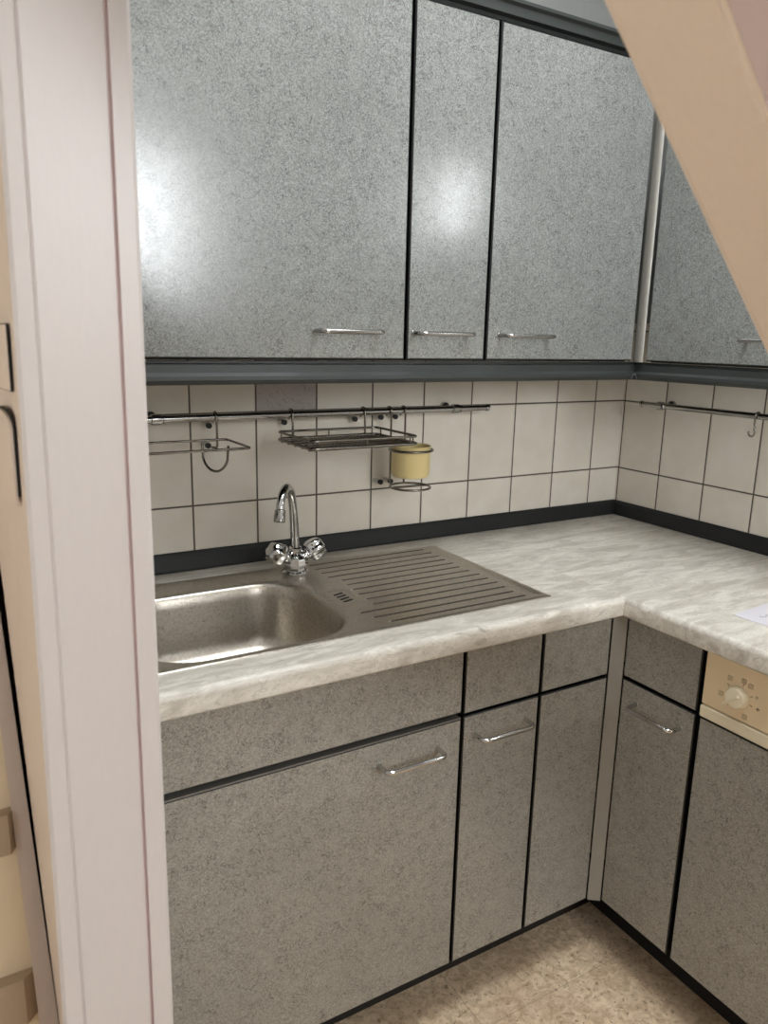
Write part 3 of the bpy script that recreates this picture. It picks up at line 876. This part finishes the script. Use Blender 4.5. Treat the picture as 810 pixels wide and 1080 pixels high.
# open hook on the right rail
hk = [V((RY+.010*math.cos(math.radians(a)), -.4755, RZ+.003+.010*math.sin(math.radians(a)))) for a in range(-20, 201, 20)]
hk += [V((RY-.009, -.4755, 1.205)), V((RY-.008, -.478, 1.198))]
for k in range(9):
    a = math.radians(60-250*k/8); hk.append(V((RY-.009, -.470-.0085*math.cos(a), 1.187+.0105*math.sin(a))))
tag(obj('s_hook', T(hk, .0021, 8), 'wire', smooth=50), 'small open wire hook hanging on the right wall rail', 'hook')

# sheet of paper on the right worktop
def paper():
    a = V((-.4769, -.7607, 0)); e1 = V((-.346, -.748, 0))-a; e1.normalize(); e2 = V((e1.y, -e1.x, 0))
    root_z = ZC+.0002; bm = bmesh.new()
    nx, ny = 12, 16; W, H = .297, .21; top = []; bot = []
    for lst, dz in ((top, .0006), (bot, 0)):
        for i in range(nx+1):
            lst.append([])
            for j in range(ny+1):
                p = a+e1*(W*i/nx)+e2*(H*j/ny)
                u = max(0, 1-i/3.)*max(0, 1-j/3.)
                lst[-1].append(bm.verts.new(V((p.x, p.y, root_z+dz+.0015*u*u))))
    for i in range(nx):
        for j in range(ny):
            bm.faces.new((top[i][j], top[i+1][j], top[i+1][j+1], top[i][j+1])); bm.faces.new((bot[i][j], bot[i][j+1], bot[i+1][j+1], bot[i+1][j]))
    for i in range(nx):
        for j in (0, ny): bm.faces.new((top[i][j], top[i+1][j], bot[i+1][j], bot[i][j]))
    for j in range(ny):
        for i in (0, nx): bm.faces.new((top[i][j], top[i][j+1], bot[i][j+1], bot[i][j]))
    o = obj('paper_sheet', bm, 'paper')
    tag(o, 'white sheet of paper lying on the right worktop above the dishwasher', 'paper')
    bm = bmesh.new(); zz = root_z+.0008
    c = a+e1*.045+e2*.036
    tube(bm, [V((c.x, c.y, zz))+e1*(.009*math.cos(q*.55))+e2*(.005*math.sin(q*.55)) for q in range(9)], .0004, 5)
    tube(bm, [V((c.x, c.y, zz))+e1*.009+e2*.002, V((c.x, c.y, zz))+e1*.022+e2*.006], .0004, 5)
    obj('pen_mark', bm, 'ink', o)
paper()

# ------------------------------------------------------------------ daylight and camera
w = bpy.data.worlds.new('daylight'); bpy.context.scene.world = w; w.use_nodes = True
bg = w.node_tree.nodes['Background']; bg.inputs[0].default_value = (.93, .97, 1.0, 1); bg.inputs[1].default_value = 18.0
def portal(name, loc, rot, sx, sy):
    l = bpy.data.lights.new(name, 'AREA'); l.shape = 'RECTANGLE'; l.size = sx; l.size_y = sy; l.cycles.is_portal = True
    o = bpy.data.objects.new(name, l); COL.objects.link(o); o.location = loc; o.rotation_euler = rot
portal('window_daylight', (.115, (WY0+WY1)/2, (WZ0+WZ1)/2), (0, math.radians(90), 0), WZ1-WZ0, WY1-WY0)
portal('window_daylight', ((HX0+HX1)/2, YB-.115, (HZ0+HZ1)/2), (math.radians(90), 0, 0), HX1-HX0, HZ1-HZ0)
portal('window_daylight', (XW-.095, (LY0+LY1)/2, (LZ0+LZ1)/2), (0, math.radians(-90), 0), LZ1-LZ0, LY1-LY0)  # portal of the added left window
portal('window_daylight', ((SX0+SX1)/2, (SY0+SY1)/2, CEIL+.098), (0, 0, 0), SX1-SX0, SY1-SY0)  # portal of the added skylight

CAM = (-1.7818, -1.6215, 1.3963); F = 801.93
r_ = V((0.86329201, -0.50424443, 0.0215515)); u_ = V((0.09515893, 0.20455521, 0.97421863)); f_ = V((0.49565279, 0.83898434, -0.22457424))
cd = bpy.data.cameras.new('camera'); cam = bpy.data.objects.new('camera', cd); COL.objects.link(cam)
cd.sensor_fit = 'HORIZONTAL'; cd.lens = 4.2; cd.sensor_width = 4.2*810/F; cd.clip_start = .02
cd.dof.use_dof = True; cd.dof.focus_distance = 1.8; cd.dof.aperture_fstop = 1.8
m = Matrix.Identity(4)
for i in range(3): m[i][0] = r_[i]; m[i][1] = u_[i]; m[i][2] = -f_[i]; m[i][3] = CAM[i]
cam.matrix_world = m
sc = bpy.context.scene; sc.camera = cam
sc.view_settings.view_transform = 'Standard'; sc.view_settings.look = 'None'
sc.view_settings.exposure = 0.08; sc.view_settings.gamma = 1.0; sc.view_settings.use_curve_mapping = False
sc.cycles.max_bounces = 8; sc.cycles.diffuse_bounces = 5; sc.cycles.glossy_bounces = 5
